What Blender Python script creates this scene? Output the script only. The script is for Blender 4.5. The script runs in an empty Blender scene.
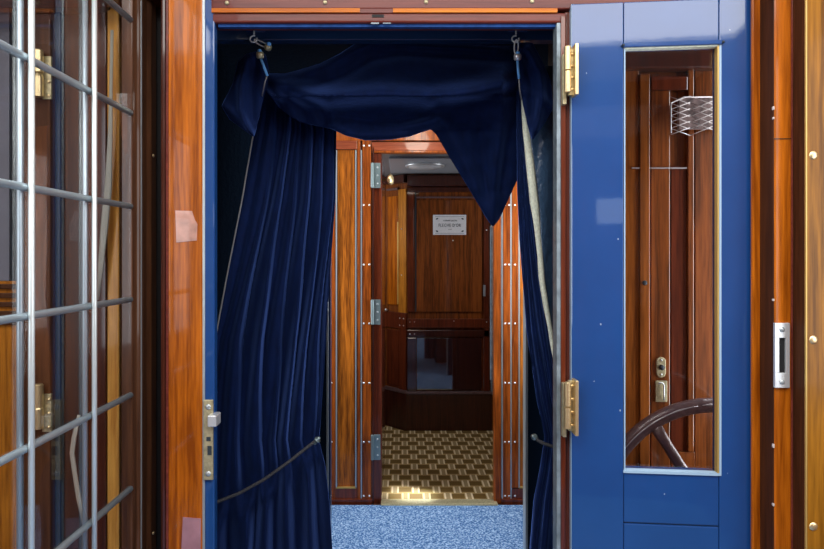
import bpy, bmesh, math, random
from mathutils import Vector, Matrix
random.seed(7)
SC = bpy.context.scene
COL = SC.collection
PI = math.pi
EYE = 1.45; FPX = 600.0; CX, CY = 402.0, 256.0

def P(px, py, Y):
    """where the point seen at photo pixel (px,py) stands when it is Y metres ahead"""
    return Vector(((px-CX)*Y/FPX, Y, EYE-(py-CY)*Y/FPX))
def XX(px, Y): return (px-CX)*Y/FPX
def ZZ(py, Y): return EYE-(py-CY)*Y/FPX
def lerp(tab, t):
    if t <= tab[0][0]: return tab[0][1]
    for (a, b), (c, d) in zip(tab, tab[1:]):
        if t <= c: return b+(d-b)*(t-a)/(c-a)
    return tab[-1][1]

# ------------------------------------------------------------------ materials
def new_mat(name):
    m = bpy.data.materials.new(name); m.use_nodes = True
    nt = m.node_tree
    return m, nt, nt.nodes['Principled BSDF'], nt.nodes, nt.links
def plain(name, col, rough=.5, metal=0, coat=0, bump=0, bscale=60, spec=.5, var=0):
    m, nt, b, N, L = new_mat(name)
    b.inputs['Base Color'].default_value = (*col, 1); b.inputs['Roughness'].default_value = rough
    b.inputs['Metallic'].default_value = metal; b.inputs['Coat Weight'].default_value = coat
    b.inputs['Coat Roughness'].default_value = .04; b.inputs['Specular IOR Level'].default_value = spec
    if bump or var:
        tc = N.new('ShaderNodeTexCoord'); n = N.new('ShaderNodeTexNoise')
        n.inputs['Scale'].default_value = bscale; n.inputs['Detail'].default_value = 4
        L.new(tc.outputs['Object'], n.inputs['Vector'])
        if bump:
            bp = N.new('ShaderNodeBump'); bp.inputs['Strength'].default_value = bump; bp.inputs['Distance'].default_value = .01
            L.new(n.outputs['Fac'], bp.inputs['Height']); L.new(bp.outputs['Normal'], b.inputs['Normal'])
            L.new(bp.outputs['Normal'], b.inputs['Coat Normal'])
        if var:
            r = N.new('ShaderNodeValToRGB')
            r.color_ramp.elements[0].position = .3; r.color_ramp.elements[1].position = .72
            r.color_ramp.elements[0].color = (*[c*(1-var) for c in col], 1)
            r.color_ramp.elements[1].color = (*[min(1, c*(1+var)) for c in col], 1)
            L.new(n.outputs['Fac'], r.inputs['Fac']); L.new(r.outputs['Color'], b.inputs['Base Color'])
    return m
def wood(name, dark, light, rough=.33, coat=.35, axis=2, scale=1.0, coat_rough=.06):
    m, nt, b, N, L = new_mat(name)
    tc = N.new('ShaderNodeTexCoord'); mp = N.new('ShaderNodeMapping')
    s = [34*scale]*3; s[axis] = 1.6*scale
    mp.inputs['Scale'].default_value = s
    n1 = N.new('ShaderNodeTexNoise'); n1.inputs['Scale'].default_value = 1.0; n1.inputs['Detail'].default_value = 5
    n1.inputs['Roughness'].default_value = .6; n1.inputs['Distortion'].default_value = .7
    mp2 = N.new('ShaderNodeMapping'); s2 = [150*scale]*3; s2[axis] = 9*scale; mp2.inputs['Scale'].default_value = s2
    n2 = N.new('ShaderNodeTexNoise'); n2.inputs['Scale'].default_value = 1.0; n2.inputs['Detail'].default_value = 2
    mx = N.new('ShaderNodeMix'); mx.data_type = 'FLOAT'; mx.inputs[0].default_value = .38
    r = N.new('ShaderNodeValToRGB')
    r.color_ramp.elements[0].position = .39; r.color_ramp.elements[0].color = (*dark, 1)
    r.color_ramp.elements[1].position = .61; r.color_ramp.elements[1].color = (*light, 1)
    L.new(tc.outputs['Object'], mp.inputs['Vector']); L.new(mp.outputs['Vector'], n1.inputs['Vector'])
    L.new(tc.outputs['Object'], mp2.inputs['Vector']); L.new(mp2.outputs['Vector'], n2.inputs['Vector'])
    L.new(n1.outputs['Fac'], mx.inputs[2]); L.new(n2.outputs['Fac'], mx.inputs[3])
    L.new(mx.outputs[0], r.inputs['Fac']); L.new(r.outputs['Color'], b.inputs['Base Color'])
    b.inputs['Roughness'].default_value = rough; b.inputs['Coat Weight'].default_value = coat; b.inputs['Specular IOR Level'].default_value = .16
    b.inputs['Coat Roughness'].default_value = coat_rough
    bp = N.new('ShaderNodeBump'); bp.inputs['Strength'].default_value = .05; bp.inputs['Distance'].default_value = .002
    L.new(mx.outputs[0], bp.inputs['Height']); L.new(bp.outputs['Normal'], b.inputs['Normal'])
    return m
def velvet(name, col, sheen, sw=1.0):
    m, nt, b, N, L = new_mat(name)
    b.inputs['Roughness'].default_value = .85; b.inputs['Specular IOR Level'].default_value = .12
    b.inputs['Sheen Weight'].default_value = sw; b.inputs['Sheen Roughness'].default_value = .35
    b.inputs['Sheen Tint'].default_value = (*sheen, 1)
    tc = N.new('ShaderNodeTexCoord'); n = N.new('ShaderNodeTexNoise'); mp = N.new('ShaderNodeMapping')
    mp.inputs['Scale'].default_value = (60, 60, 18)
    n.inputs['Scale'].default_value = 1.0; n.inputs['Detail'].default_value = 6
    r = N.new('ShaderNodeValToRGB')
    r.color_ramp.elements[0].position = .3; r.color_ramp.elements[1].position = .75
    r.color_ramp.elements[0].color = (*[c*.75 for c in col], 1); r.color_ramp.elements[1].color = (*[c*1.3 for c in col], 1)
    L.new(tc.outputs['Object'], mp.inputs['Vector']); L.new(mp.outputs['Vector'], n.inputs['Vector'])
    L.new(n.outputs['Fac'], r.inputs['Fac']); L.new(r.outputs['Color'], b.inputs['Base Color'])
    bp = N.new('ShaderNodeBump'); bp.inputs['Strength'].default_value = .25; bp.inputs['Distance'].default_value = .004
    L.new(n.outputs['Fac'], bp.inputs['Height']); L.new(bp.outputs['Normal'], b.inputs['Normal'])
    return m
def glass(name, tint=(1, 1, 1), refl=.06, rough=.0):
    m = bpy.data.materials.new(name); m.use_nodes = True
    nt = m.node_tree; N = nt.nodes; L = nt.links; N.clear()
    o = N.new('ShaderNodeOutputMaterial'); t = N.new('ShaderNodeBsdfTransparent'); g = N.new('ShaderNodeBsdfGlossy')
    t.inputs['Color'].default_value = (*tint, 1); g.inputs['Roughness'].default_value = rough
    f = N.new('ShaderNodeFresnel'); f.inputs['IOR'].default_value = 1.5
    mu = N.new('ShaderNodeMath'); mu.operation = 'MULTIPLY'; mu.inputs[1].default_value = refl
    L.new(f.outputs[0], mu.inputs[0])
    mx = N.new('ShaderNodeMixShader'); L.new(mu.outputs[0], mx.inputs[0]); L.new(t.outputs[0], mx.inputs[1]); L.new(g.outputs[0], mx.inputs[2])
    L.new(mx.outputs[0], o.inputs['Surface'])
    return m
def emit(name, col, s):
    m = bpy.data.materials.new(name); m.use_nodes = True
    b = m.node_tree.nodes['Principled BSDF']; b.inputs['Base Color'].default_value = (*col, 1)
    b.inputs['Emission Color'].default_value = (*col, 1); b.inputs['Emission Strength'].default_value = s
    return m

M = {}
M['mahog_orange'] = wood('mahogany_orange', (.21, .044, .0015), (.52, .135, .006))
M['mahog_amber'] = wood('mahogany_amber', (.20, .060, .006), (.55, .20, .020))
def chips(m, col):
    nt = m.node_tree; N = nt.nodes; L = nt.links; b = N['Principled BSDF']
    src = b.inputs['Base Color'].links[0].from_socket
    tc = N.new('ShaderNodeTexCoord'); v = N.new('ShaderNodeTexVoronoi'); v.inputs['Scale'].default_value = 26
    mp = N.new('ShaderNodeMapping'); mp.inputs['Scale'].default_value = (1, 1, .7); mp.inputs['Rotation'].default_value = (.1, .5, .1)
    n = N.new('ShaderNodeTexNoise'); n.inputs['Scale'].default_value = 160
    a = N.new('ShaderNodeMath'); a.operation = 'MULTIPLY_ADD'; a.inputs[1].default_value = .10; a.inputs[2].default_value = -.045
    s_ = N.new('ShaderNodeMath'); s_.operation = 'ADD'; lt_ = N.new('ShaderNodeMath'); lt_.operation = 'LESS_THAN'; lt_.inputs[1].default_value = .040
    L.new(tc.outputs['Object'], mp.inputs[0]); L.new(mp.outputs[0], v.inputs['Vector']); L.new(tc.outputs['Object'], n.inputs['Vector'])
    L.new(n.outputs['Fac'], a.inputs[0]); L.new(v.outputs['Distance'], s_.inputs[0]); L.new(a.outputs[0], s_.inputs[1]); L.new(s_.outputs[0], lt_.inputs[0])
    x = N.new('ShaderNodeMix'); x.data_type = 'RGBA'; x.inputs[7].default_value = (*col, 1)
    L.new(lt_.outputs[0], x.inputs[0]); L.new(src, x.inputs[6]); L.new(x.outputs[2], b.inputs['Base Color'])
M['bead_orange'] = wood('varnished_orange_bead', (.42, .10, .006), (.62, .19, .01), coat=.05, axis=0)
M['mahog_rust'] = wood('mahogany_rust', (.15, .040, .006), (.34, .095, .014), coat=.4)
M['far_amber'] = wood('mahogany_far_panel', (.13, .033, .004), (.50, .145, .014), coat=.25)
M['far_orange'] = wood('mahogany_far_stile', (.11, .022, .003), (.33, .075, .009), coat=.25)
M['mirror_wood'] = wood('mahogany_french_polish', (.020, .006, .006), (.045, .011, .008), coat=1, coat_rough=.03)
M['mirror_wood'].node_tree.nodes['Principled BSDF'].inputs['Coat IOR'].default_value = 1.9
M['pine'] = wood('pale_amber_board', (.42, .17, .03), (.75, .38, .08), coat=.2)
M['mahog_shade'] = wood('mahogany_shaded_side', (.030, .009, .003), (.075, .022, .007), coat=0, rough=.6)  # dark tone with the shade of the unlit board sides put in
M['mahog_honey'] = wood('mahogany_honey', (.12, .045, .004), (.30, .12, .010), coat=.08)
M['mahog_red'] = wood('mahogany_red', (.065, .012, .005), (.15, .028, .009), coat=.8)
M['mahog_deep'] = wood('mahogany_deep', (.030, .008, .005), (.065, .015, .008), coat=.8)
M['mahog_plum'] = wood('mahogany_plum', (.10, .020, .016), (.17, .036, .026), axis=0, coat=.2)
M['mahog_mid'] = wood('mahogany_mid', (.085, .022, .005), (.26, .068, .013), coat=.8)
M['mahog_brown'] = wood('mahogany_brown', (.045, .018, .009), (.10, .040, .018))
M['mahog_lit'] = wood('mahogany_lit', (.15, .03, .012), (.25, .06, .025), axis=0)  # lighter pinkish tone paints in the glossy reflection on the far header
M['blue_paint'] = plain('navy_gloss_paint', (.010, .056, .205), .32, 0, 1.0, .02, 9, spec=.15, var=.06)
M['blue_paint'].node_tree.nodes['Principled BSDF'].inputs['Coat IOR'].default_value = 1.56
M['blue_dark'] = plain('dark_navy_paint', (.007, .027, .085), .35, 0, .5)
M['blue_matte'] = plain('worn_navy_paint', (.014, .055, .20), .6, spec=.1, var=.3)
M['black'] = plain('black_void', (.004, .004, .005), .7)
M['bellows'] = plain('dark_bellows_cloth', (.004, .011, .024), .95, bump=.3, spec=.05)
M['velvet'] = velvet('navy_velvet', (.0011, .0068, .040), (.09, .18, .56))
M['velvet_lit'] = M['velvet']
M['lining'] = plain('slate_leathercloth', (.035, .075, .14), .34, 0, .5, .6, 45)
M['cream'] = plain('cream_lining_tape', (.74, .78, .63), .8, bump=.3, bscale=150, var=.15)
M['edge_grey'] = plain('grey_edge_tape', (.16, .16, .17), .7)
M['brass'] = plain('polished_brass', (.84, .66, .36), .34, .85, bump=.03)
M['brass_old'] = plain('tarnished_brass', (.52, .46, .28), .40, .6, bump=.1, bscale=120, var=.25)
M['nickel'] = plain('pale_nickel', (.85, .87, .85), .4, .2)
M['iron'] = plain('teal_grey_metal', (.22, .29, .30), .32, .6)
M['chrome'] = plain('chrome', (.75, .78, .80), .3, .6)
M['steel'] = plain('grey_steel', (.45, .50, .52), .34, .6, bump=.1, bscale=90)
M['lead'] = plain('leaded_came', (.40, .48, .53), .42, .7)
M['lead_bright'] = plain('bright_came', (.74, .82, .82), .40, .6)
M['alu'] = plain('sign_metal', (.80, .79, .80), .45, .1, bump=.03, var=.05)
M['ink'] = plain('engraved_ink', (.02, .03, .04), .6)
M['ink_soft'] = plain('engraved_grey_ink', (.10, .11, .13), .6)
M['cord'] = plain('charcoal_elastic_cord', (.035, .035, .04), .55, bump=.5, bscale=300)
M['ribbon'] = plain('sky_blue_ribbon', (.14, .42, .85), .6)
M['ceil_white'] = plain('white_ceiling_paint', (.70, .72, .72), .6)
M['ceil_grey'] = plain('grey_ceiling_paint', (.20, .20, .21), .4)
M['ceil_panel'] = plain('blue_grey_ceiling_panel', (.30, .33, .37), .35)
M['strap'] = plain('grey_strap', (.36, .35, .30), .7)
M['slate'] = plain('slate_glass_panel', (.045, .055, .065), .25, 0, .3)
M['slate_light'] = plain('grey_lilac_panel', (.16, .16, .19), .45, var=.12, bscale=9)
M['night'] = plain('dark_window_blind', (.008, .012, .016), .3)
M['wheel'] = plain('worn_plum_painted_iron', (.13, .075, .075), .34, .15, .5, .25, 60, var=.25)
M['worn_and_glint'] = plain('bare_worn_iron_and_glint', (.48, .44, .44), .4, .6)
M['wire'] = plain('pale_wire', (.62, .56, .54), .4, .1)
M['mesh_back'] = plain('pale_card', (.20, .14, .13), .7, var=.6, bscale=70)
M['reflection_patch'] = plain('pink_reflection_tone', (.50, .26, .20), .35, 0, .5, var=.3, bscale=30)  # pink colour of a reflection painted on the left post
M['reflection_patch_lilac'] = plain('lilac_reflection_tone', (.34, .17, .20), .3, 0, .6, var=.25, bscale=22)  # lilac colour of the lower painted reflection
M['pane'] = glass('clear_pane', (.97, .97, .97), .55)
M['pane_lead'] = glass('leaded_pane', (.94, .95, .96), .16)
M['bulb'] = emit('lamp_glass', (1, .86, .68), 6)
M['opal'] = plain('unlit_opal_glass', (.55, .56, .58), .2)
M['gold_line'] = plain('gold_bead', (.55, .36, .11), .4, .5)
M['pale_blue'] = plain('pale_blue_bead', (.30, .44, .58), .4)
M['pale_edge'] = plain('worn_pale_edge', (.20, .25, .28), .45, .3, bump=.3, bscale=40, var=.3)

def carpet_blue():
    m, nt, b, N, L = new_mat('blue_speckled_carpet')
    tc = N.new('ShaderNodeTexCoord'); n = N.new('ShaderNodeTexNoise'); n.inputs['Scale'].default_value = 110; n.inputs['Detail'].default_value = 3
    r = N.new('ShaderNodeValToRGB'); e = r.color_ramp.elements
    e[0].position = .36; e[0].color = (.030, .095, .25, 1); e[1].position = .66; e[1].color = (.40, .55, .74, 1)
    x = e.new(.5); x.color = (.12, .235, .45, 1)
    L.new(tc.outputs['Object'], n.inputs['Vector']); L.new(n.outputs['Fac'], r.inputs['Fac']); L.new(r.outputs['Color'], b.inputs['Base Color'])
    b.inputs['Roughness'].default_value = .95; b.inputs['Specular IOR Level'].default_value = .1
    bp = N.new('ShaderNodeBump'); bp.inputs['Strength'].default_value = .6; bp.inputs['Distance'].default_value = .01
    L.new(n.outputs['Fac'], bp.inputs['Height']); L.new(bp.outputs['Normal'], b.inputs['Normal'])
    return m
def carpet_weave():
    m, nt, b, N, L = new_mat('brown_basket_weave_carpet')
    def math_(op, a, b_=None, c=None):
        n = N.new('ShaderNodeMath'); n.operation = op
        for i, v in enumerate((a, b_, c)):
            if v is None: continue
            if isinstance(v, (int, float)): n.inputs[i].default_value = v
            else: L.new(v, n.inputs[i])
        return n.outputs[0]
    tc = N.new('ShaderNodeTexCoord'); sp = N.new('ShaderNodeSeparateXYZ'); L.new(tc.outputs['Object'], sp.inputs[0])
    u = math_('DIVIDE', sp.outputs[0], .127); v = math_('DIVIDE', sp.outputs[1], .101)
    u = math_('ADD', u, 20.15); v = math_('ADD', v, 20.0)
    row = math_('FLOOR', v); fv = math_('SUBTRACT', v, row)
    sh = math_('MULTIPLY', math_('MODULO', row, 2.0), .5)
    fu = math_('FRACT', math_('ADD', u, sh))
    brick = math_('MULTIPLY', math_('LESS_THAN', fu, .60), math_('MULTIPLY', math_('GREATER_THAN', fv, .16), math_('LESS_THAN', fv, .86)))
    cross = math_('GREATER_THAN', fu, .64)
    fs = math_('DIVIDE', math_('SUBTRACT', fu, .64), .36)
    line = math_('GREATER_THAN', math_('ABSOLUTE', math_('SUBTRACT', fs, .5)), .27)
    stripe = math_('MULTIPLY', cross, line)
    no = N.new('ShaderNodeTexNoise'); no.inputs['Scale'].default_value = 220; L.new(tc.outputs['Object'], no.inputs['Vector'])
    def mix(f, A, B):
        n = N.new('ShaderNodeMix'); n.data_type = 'RGBA'; L.new(f, n.inputs[0])
        for s, v_ in ((6, A), (7, B)):
            if isinstance(v_, tuple): n.inputs[s].default_value = (*v_, 1)
            else: L.new(v_, n.inputs[s])
        return n.outputs[2]
    c = mix(cross, (.32, .21, .085), (.28, .20, .10))
    c = mix(stripe, c, (.62, .50, .32))
    c = mix(brick, c, (.125, .072, .020))
    k = N.new('ShaderNodeMix'); k.data_type = 'RGBA'; k.blend_type = 'OVERLAY'; k.inputs[0].default_value = .35
    L.new(c, k.inputs[6]); L.new(no.outputs['Fac'], k.inputs[7]); L.new(k.outputs[2], b.inputs['Base Color'])
    b.inputs['Roughness'].default_value = .95; b.inputs['Specular IOR Level'].default_value = .1
    return m
chips(M['blue_paint'], (.30, .36, .48))
M['carpet_blue'] = carpet_blue(); M['carpet_weave'] = carpet_weave()

# ------------------------------------------------------------------ mesh builder
class MB:
    def __init__(s): s.v = []; s.f = []
    def add(s, vs, fs):
        o = len(s.v); s.v += [tuple(v) for v in vs]; s.f += [tuple(i+o for i in f) for f in fs]; return s
    def box(s, x0, x1, y0, y1, z0, z1):
        vs = [(x, y, z) for z in (z0, z1) for y in (y0, y1) for x in (x0, x1)]
        return s.add(vs, [(0, 2, 3, 1), (4, 5, 7, 6), (0, 1, 5, 4), (2, 6, 7, 3), (0, 4, 6, 2), (1, 3, 7, 5)])
    def prism(s, pts, z0, z1):
        """plan polygon (x,y) counter-clockwise, upright between z0 and z1"""
        n = len(pts)
        vs = [(x, y, z0) for x, y in pts]+[(x, y, z1) for x, y in pts]
        return s.add(vs, [tuple(range(n-1, -1, -1)), tuple(range(n, 2*n))]+[(i, (i+1) % n, (i+1) % n+n, i+n) for i in range(n)])
    def face_prism(s, pts, y0, y1):
        """outline in (x,z), deep from y0 to y1"""
        n = len(pts)
        vs = [(x, y0, z) for x, z in pts]+[(x, y1, z) for x, z in pts]
        return s.add(vs, [tuple(range(n)), tuple(range(2*n-1, n-1, -1))]+[((i+1) % n, i, i+n, (i+1) % n+n) for i in range(n)])
    def tube(s, pts, r, n=10, closed=False, flat=1.0):
        pts = [Vector(p) for p in pts]; k = len(pts); rings = []
        up = None
        for i, p in enumerate(pts):
            a = pts[(i-1) % k] if (closed or i > 0) else p
            b = pts[(i+1) % k] if (closed or i < k-1) else p
            d = (b-a).normalized()
            if up is None:
                up = Vector((0, 1, 0)) if abs(d.y) < .9 else Vector((1, 0, 0))
            w = d.cross(up).normalized(); up2 = w.cross(d).normalized(); up = up2
            rr = r[i] if isinstance(r, (list, tuple)) else r
            rings.append([p+w*math.cos(2*PI*j/n)*rr+up2*math.sin(2*PI*j/n)*rr*flat for j in range(n)])
        vs = [v for R in rings for v in R]; fs = []
        for i in range(k if closed else k-1):
            i2 = (i+1) % k
            for j in range(n):
                fs.append((i*n+j, i*n+(j+1) % n, i2*n+(j+1) % n, i2*n+j))
        if not closed:
            fs.append(tuple(range(n-1, -1, -1))); fs.append(tuple((k-1)*n+j for j in range(n)))
        return s.add(vs, fs)
    def lathe(s, prof, loc, axis=(0, -1, 0), n=20):
        """profile of (radius, height) turned about an axis from loc"""
        ax = Vector(axis).normalized(); t = Vector((0, 0, 1)) if abs(ax.z) < .9 else Vector((1, 0, 0))
        w = ax.cross(t).normalized(); u = w.cross(ax).normalized(); loc = Vector(loc)
        vs = [loc+ax*h+(w*math.cos(2*PI*j/n)+u*math.sin(2*PI*j/n))*max(r, 1e-5) for r, h in prof for j in range(n)]
        fs = [(i*n+j, i*n+(j+1) % n, (i+1)*n+(j+1) % n, (i+1)*n+j) for i in range(len(prof)-1) for j in range(n)]
        fs += [tuple(range(n-1, -1, -1)), tuple((len(prof)-1)*n+j for j in range(n))]
        return s.add(vs, fs)
    def grid(s, fn, nu, nv):
        vs = [fn(i/nu, j/nv) for j in range(nv+1) for i in range(nu+1)]
        return s.add(vs, [(j*(nu+1)+i, j*(nu+1)+i+1, (j+1)*(nu+1)+i+1, (j+1)*(nu+1)+i) for j in range(nv) for i in range(nu)])
    def build(s, name, mat, parent=None, smooth=False, bevel=0, solid=0, xf=None):
        me = bpy.data.meshes.new(name)
        vs = [tuple(xf(Vector(v))) for v in s.v] if xf else s.v
        me.from_pydata(vs, [], s.f); me.update()
        bm = bmesh.new(); bm.from_mesh(me); bmesh.ops.recalc_face_normals(bm, faces=bm.faces); bm.to_mesh(me); bm.free()
        o = bpy.data.objects.new(name, me); COL.objects.link(o)
        me.materials.append(M[mat])
        if smooth: me.polygons.foreach_set('use_smooth', [True]*len(me.polygons))
        if solid:
            md = o.modifiers.new('thickness', 'SOLIDIFY'); md.thickness = solid; md.offset = 0
        if bevel:
            md = o.modifiers.new('bevel', 'BEVEL'); md.width = bevel; md.segments = 2; md.limit_method = 'ANGLE'; md.angle_limit = .6
        if parent is not None:
            o.parent = parent; o.matrix_parent_inverse = Matrix.Translation(-parent.location)
        return o
def tag(o, label=None, cat=None, group=None, kind=None):
    if label: o['label'] = label
    if cat: o['category'] = cat
    if group: o['group'] = group
    if kind: o['kind'] = kind
    return o
def thing(name, loc, label, cat, group=None, kind=None):
    o = bpy.data.objects.new(name, None); COL.objects.link(o); o.location = loc; o.empty_display_size = .05
    return tag(o, label, cat, group, kind)
def struct(o): o['kind'] = 'structure'; return o
def B(*a): return MB().box(*a)
def screw(parent, x, y, z, mat='chrome', r=.0045, axis=(0, -1, 0)):
    return MB().lathe([(r*1.1, -.001), (r, .001), (r*.6, .0022), (.0005, .0026)], (x, y, z), axis, 10).build('screw', mat, parent, smooth=True)

# ------------------------------------------------------------------ camera
cam = bpy.data.cameras.new('camera'); co = bpy.data.objects.new('camera', cam); COL.objects.link(co)
co.location = (0, 0, EYE); co.rotation_euler = (PI/2, 0, 0)
cam.sensor_width = 36; cam.lens = FPX/824*36; cam.clip_start = .03
cam.shift_x = 10/824; cam.shift_y = -18.5/824
SC.camera = co

# ------------------------------------------------------------------ the shell of the carriage ends
YB = -1.15            # wall behind the camera
ZT = 2.50             # vestibule ceiling
struct(B(-1.35, 1.35, YB-.05, 2.65, -.06, 0).build('floor', 'carpet_blue'))
struct(MB().box(-1.35, 1.35, YB-.05, -.52, ZT, ZT+.05).box(-1.35, 1.35, .72, 1.34, ZT, ZT+.05).box(-1.35, -1.2, -.52, .72, ZT, ZT+.05).box(1.28, 1.35, -.52, .72, ZT, ZT+.05).build('ceiling', 'ceil_white'))
# wall behind the camera, with a window to daylight
wb = struct(MB().box(-1.35, .42, YB-.05, YB, 0, ZT).box(.95, 1.35, YB-.05, YB, 0, ZT).box(.42, .72, YB-.05, YB, 0, ZT).box(.90, .95, YB-.05, YB, 0, ZT).box(.72, .90, YB-.05, YB, 0, 1.64).box(.72, .90, YB-.05, YB, 1.80, ZT).build('wall_back', 'mahog_mid'))
# side walls of the near vestibule with a window opening each
for sx, nm in ((-1, 'wall_left'), (1, 'wall_right')):
    x0, x1 = sorted((sx*1.30, sx*1.36))
    struct(MB().box(x0, x1, YB, -.95 if sx < 0 else -.15, 0, ZT).box(x0, x1, .25 if sx < 0 else .85, 1.42, 0, ZT).box(x0, x1, 1.74, 1.85, 0, ZT).box(x0, x1, 1.42, 1.74, 0, .7 if sx > 0 else ZT).box(x0, x1, 1.42, 1.74, 2.2, ZT).box(x0, x1, -.95 if sx < 0 else -.15, .25 if sx < 0 else .85, 0, 1.0).box(x0, x1, -.95 if sx < 0 else -.15, .25 if sx < 0 else .85, 2.15, ZT).build(nm, 'mahog_mid'))  # right wall also gets an added opening that lets light into the recess
# bulkhead in front: left part stands behind the leaded door
struct(B(-1.31, -.53, 1.46, 1.52, 0, ZT).build('wall_front_left', 'mahog_deep'))
struct(B(-1.31, 1.31, 1.34, 1.40, 2.03, ZT).build('wall_front_upper', 'mahog_red'))

# ---- doorway frame (front)
YF = 1.30
post = struct(MB().prism([(XX(168.5, YF), YF), (XX(203, YF), YF), (XX(203, YF), YF+.05), (XX(161, YF), YF+.05), (XX(160.5, YF), YF+.018), (XX(162, YF), YF+.008), (XX(165, YF), YF+.002)], 0, ZT).build('trim_1', 'mahog_orange', bevel=.004))
B(XX(160.5, YF), XX(166, YF), YF-.003, YF+.03, 0, ZT).build('edge_strip', 'mahog_deep', post, bevel=.006)
B(XX(166, YF), XX(168.6, YF), YF-.004, YF+.02, 0, ZT).build('edge_strip', 'mahog_plum', post, bevel=.003)  # thin plum strip painting in the pink highlight along the post edge
post['label'] = 'glossy orange mahogany post left of the blue doorway'
# black strip painting in gap shade between the leaded door and the post
struct(B(-.62, XX(160, YF)-.004, 1.40, 1.46, 0, ZT).build('gap_shade_strip', 'black'))
# lintel
struct(B(XX(211, 1.297), 1.20, 1.297, 1.34, ZZ(9, 1.297), ZT).build('trim_3', 'mahog_plum', bevel=.003))
lin = struct(B(XX(211, YF), XX(567, YF), YF, YF+.05, ZZ(22.5, YF), ZZ(12.5, YF)).build('trim_4', 'mahog_plum', bevel=.004))
B(XX(212, YF), XX(360, YF), YF-.004, YF+.05, ZZ(13, YF), ZZ(9, YF)).build('bead', 'bead_orange', lin)
B(XX(393, YF), XX(557, YF), YF-.004, YF+.05, ZZ(13, YF), ZZ(9, YF)).build('bead', 'bead_orange', lin)
B(XX(360, YF), XX(393, YF), YF-.002, YF+.05, ZZ(13, YF), ZZ(9, YF)).build('bead', 'mahog_plum', lin)
B(XX(372, YF), XX(384, YF), YF-.001, YF+.002, ZZ(17.5, YF), ZZ(14.5, YF)).build('slot', 'black', lin)
B(XX(371, YF), XX(379, YF), YF-.001, YF+.002, ZZ(24, YF), ZZ(22.6, YF)).box(XX(383, YF), XX(391, YF), YF-.001, YF+.002, ZZ(23.7, YF), ZZ(22.8, YF)).build('worn_edge', 'pale_edge', lin)
for px, py in ((227, 3), (325, 2.5), (426, 2), (532, 1.5)):
    screw(bpy.data.objects['trim_3'], XX(px, 1.297), 1.296, ZZ(py, 1.297), 'brass_old')
# blue soffit and header where the hooks are screwed
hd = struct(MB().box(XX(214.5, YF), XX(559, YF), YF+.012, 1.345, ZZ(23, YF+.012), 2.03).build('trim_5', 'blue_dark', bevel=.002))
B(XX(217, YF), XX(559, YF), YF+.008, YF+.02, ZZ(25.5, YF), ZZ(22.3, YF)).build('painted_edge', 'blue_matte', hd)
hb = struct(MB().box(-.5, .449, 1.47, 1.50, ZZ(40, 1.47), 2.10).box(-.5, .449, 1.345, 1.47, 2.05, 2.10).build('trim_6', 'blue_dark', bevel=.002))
# right jamb: pale worn metal edge, then mahogany
jr = struct(B(XX(556.5, YF), XX(560.5, YF), YF-.002, YF+.03, 0, ZZ(23, YF)).build('trim_7', 'pale_edge', bevel=.001))
struct(MB().box(XX(560.5, YF), XX(565.5, YF), YF-.004, YF+.05, 0, ZZ(16, YF)).box(XX(566, YF), XX(571, YF), YF+.004, YF+.05, 0, ZZ(11, YF)).build('trim_8', 'mahog_red', bevel=.002))
struct(MB().box(.450, .465, YF+.05, 1.85, 0, 2.2).box(XX(558, YF)+.004, .465, YF+.05, YF+.06, 0, 2.2).build('trim_9', 'mahog_deep'))

# ---- narrow blue leaf seen edge-on at the left of the opening, with its lock
xL0, xL1 = XX(204.5, 1.30), XX(214.5, 1.30)
ed = struct(B(xL0, xL1, 1.30, 1.322, 0.01, ZZ(-8, 1.30)).build('door_1', 'blue_paint', bevel=.003))
tag(ed, 'narrow blue door edge with brass lock plate at the left of the doorway', 'door')
B(xL0-.004, xL0+.001, 1.299, 1.322, 0.01, ZZ(-8, 1.30)).build('grey_edge_strip', 'steel', ed)
lp = MB().box(XX(203.5, 1.295), XX(213, 1.295), 1.294, 1.300, ZZ(480, 1.295), ZZ(400, 1.295)).build('lock_plate', 'brass_old', ed, bevel=.001)
for py in (407, 474): screw(lp, XX(208, 1.293), 1.294, ZZ(py, 1.293), 'steel', .006)
MB().box(XX(207.5, 1.278), XX(216.5, 1.278), 1.276, 1.31, ZZ(427, 1.278), ZZ(415.5, 1.278)).build('latch_bolt', 'chrome', lp, bevel=.0025)
B(XX(207.5, 1.293), XX(211.5, 1.293), 1.2925, 1.296, ZZ(455, 1.293), ZZ(446, 1.293)).build('keyhole', 'ink', lp)
B(XX(206.5, 1.293), XX(210.5, 1.293), 1.2925, 1.296, ZZ(441, 1.293), ZZ(437, 1.293)).build('keyhole', 'ink', lp)

# ------------------------------------------------------------------ blue windowed door, folded open to the right
HX, HY = XX(571.5, 1.285), 1.285
TH = math.atan2(.035, .373); CT, ST = math.cos(TH), math.sin(TH)
def leaf(v): return Vector((HX+v.x*CT+v.y*ST, HY-v.x*ST+v.y*CT, v.z))   # local x runs along the leaf, y into it
def lt(px, off=0):
    k = (px-CX)/FPX; ox, oy = off*ST, off*CT
    return (k*(HY+oy)-HX-ox)/(CT+k*ST)
def lz(py, t): return ZZ(py, HY-t*ST)
d2 = thing('door_2', (HX, HY, 0), 'blue painted door with a tall narrow window folded open at the right', 'door', kind='structure')
t0, tw0, tw1, t1 = 0.0, lt(624), lt(719), lt(754)
zt, zw1, zw0 = lz(4, 0), lz(47, tw0), lz(471, tw0)
T = .036
lf = MB().box(t0, tw0-.0008, 0, T, .012, zt).box(tw1+.0008, t1, 0, T, .012, zt).box(tw0, tw1, .0002, T, zw1, zt).box(tw0, tw1, .0006, T, lz(523, tw0)+.0015, zw0).box(tw0, tw1, .0006, T, .012, lz(523, tw0)-.0015)
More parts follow.
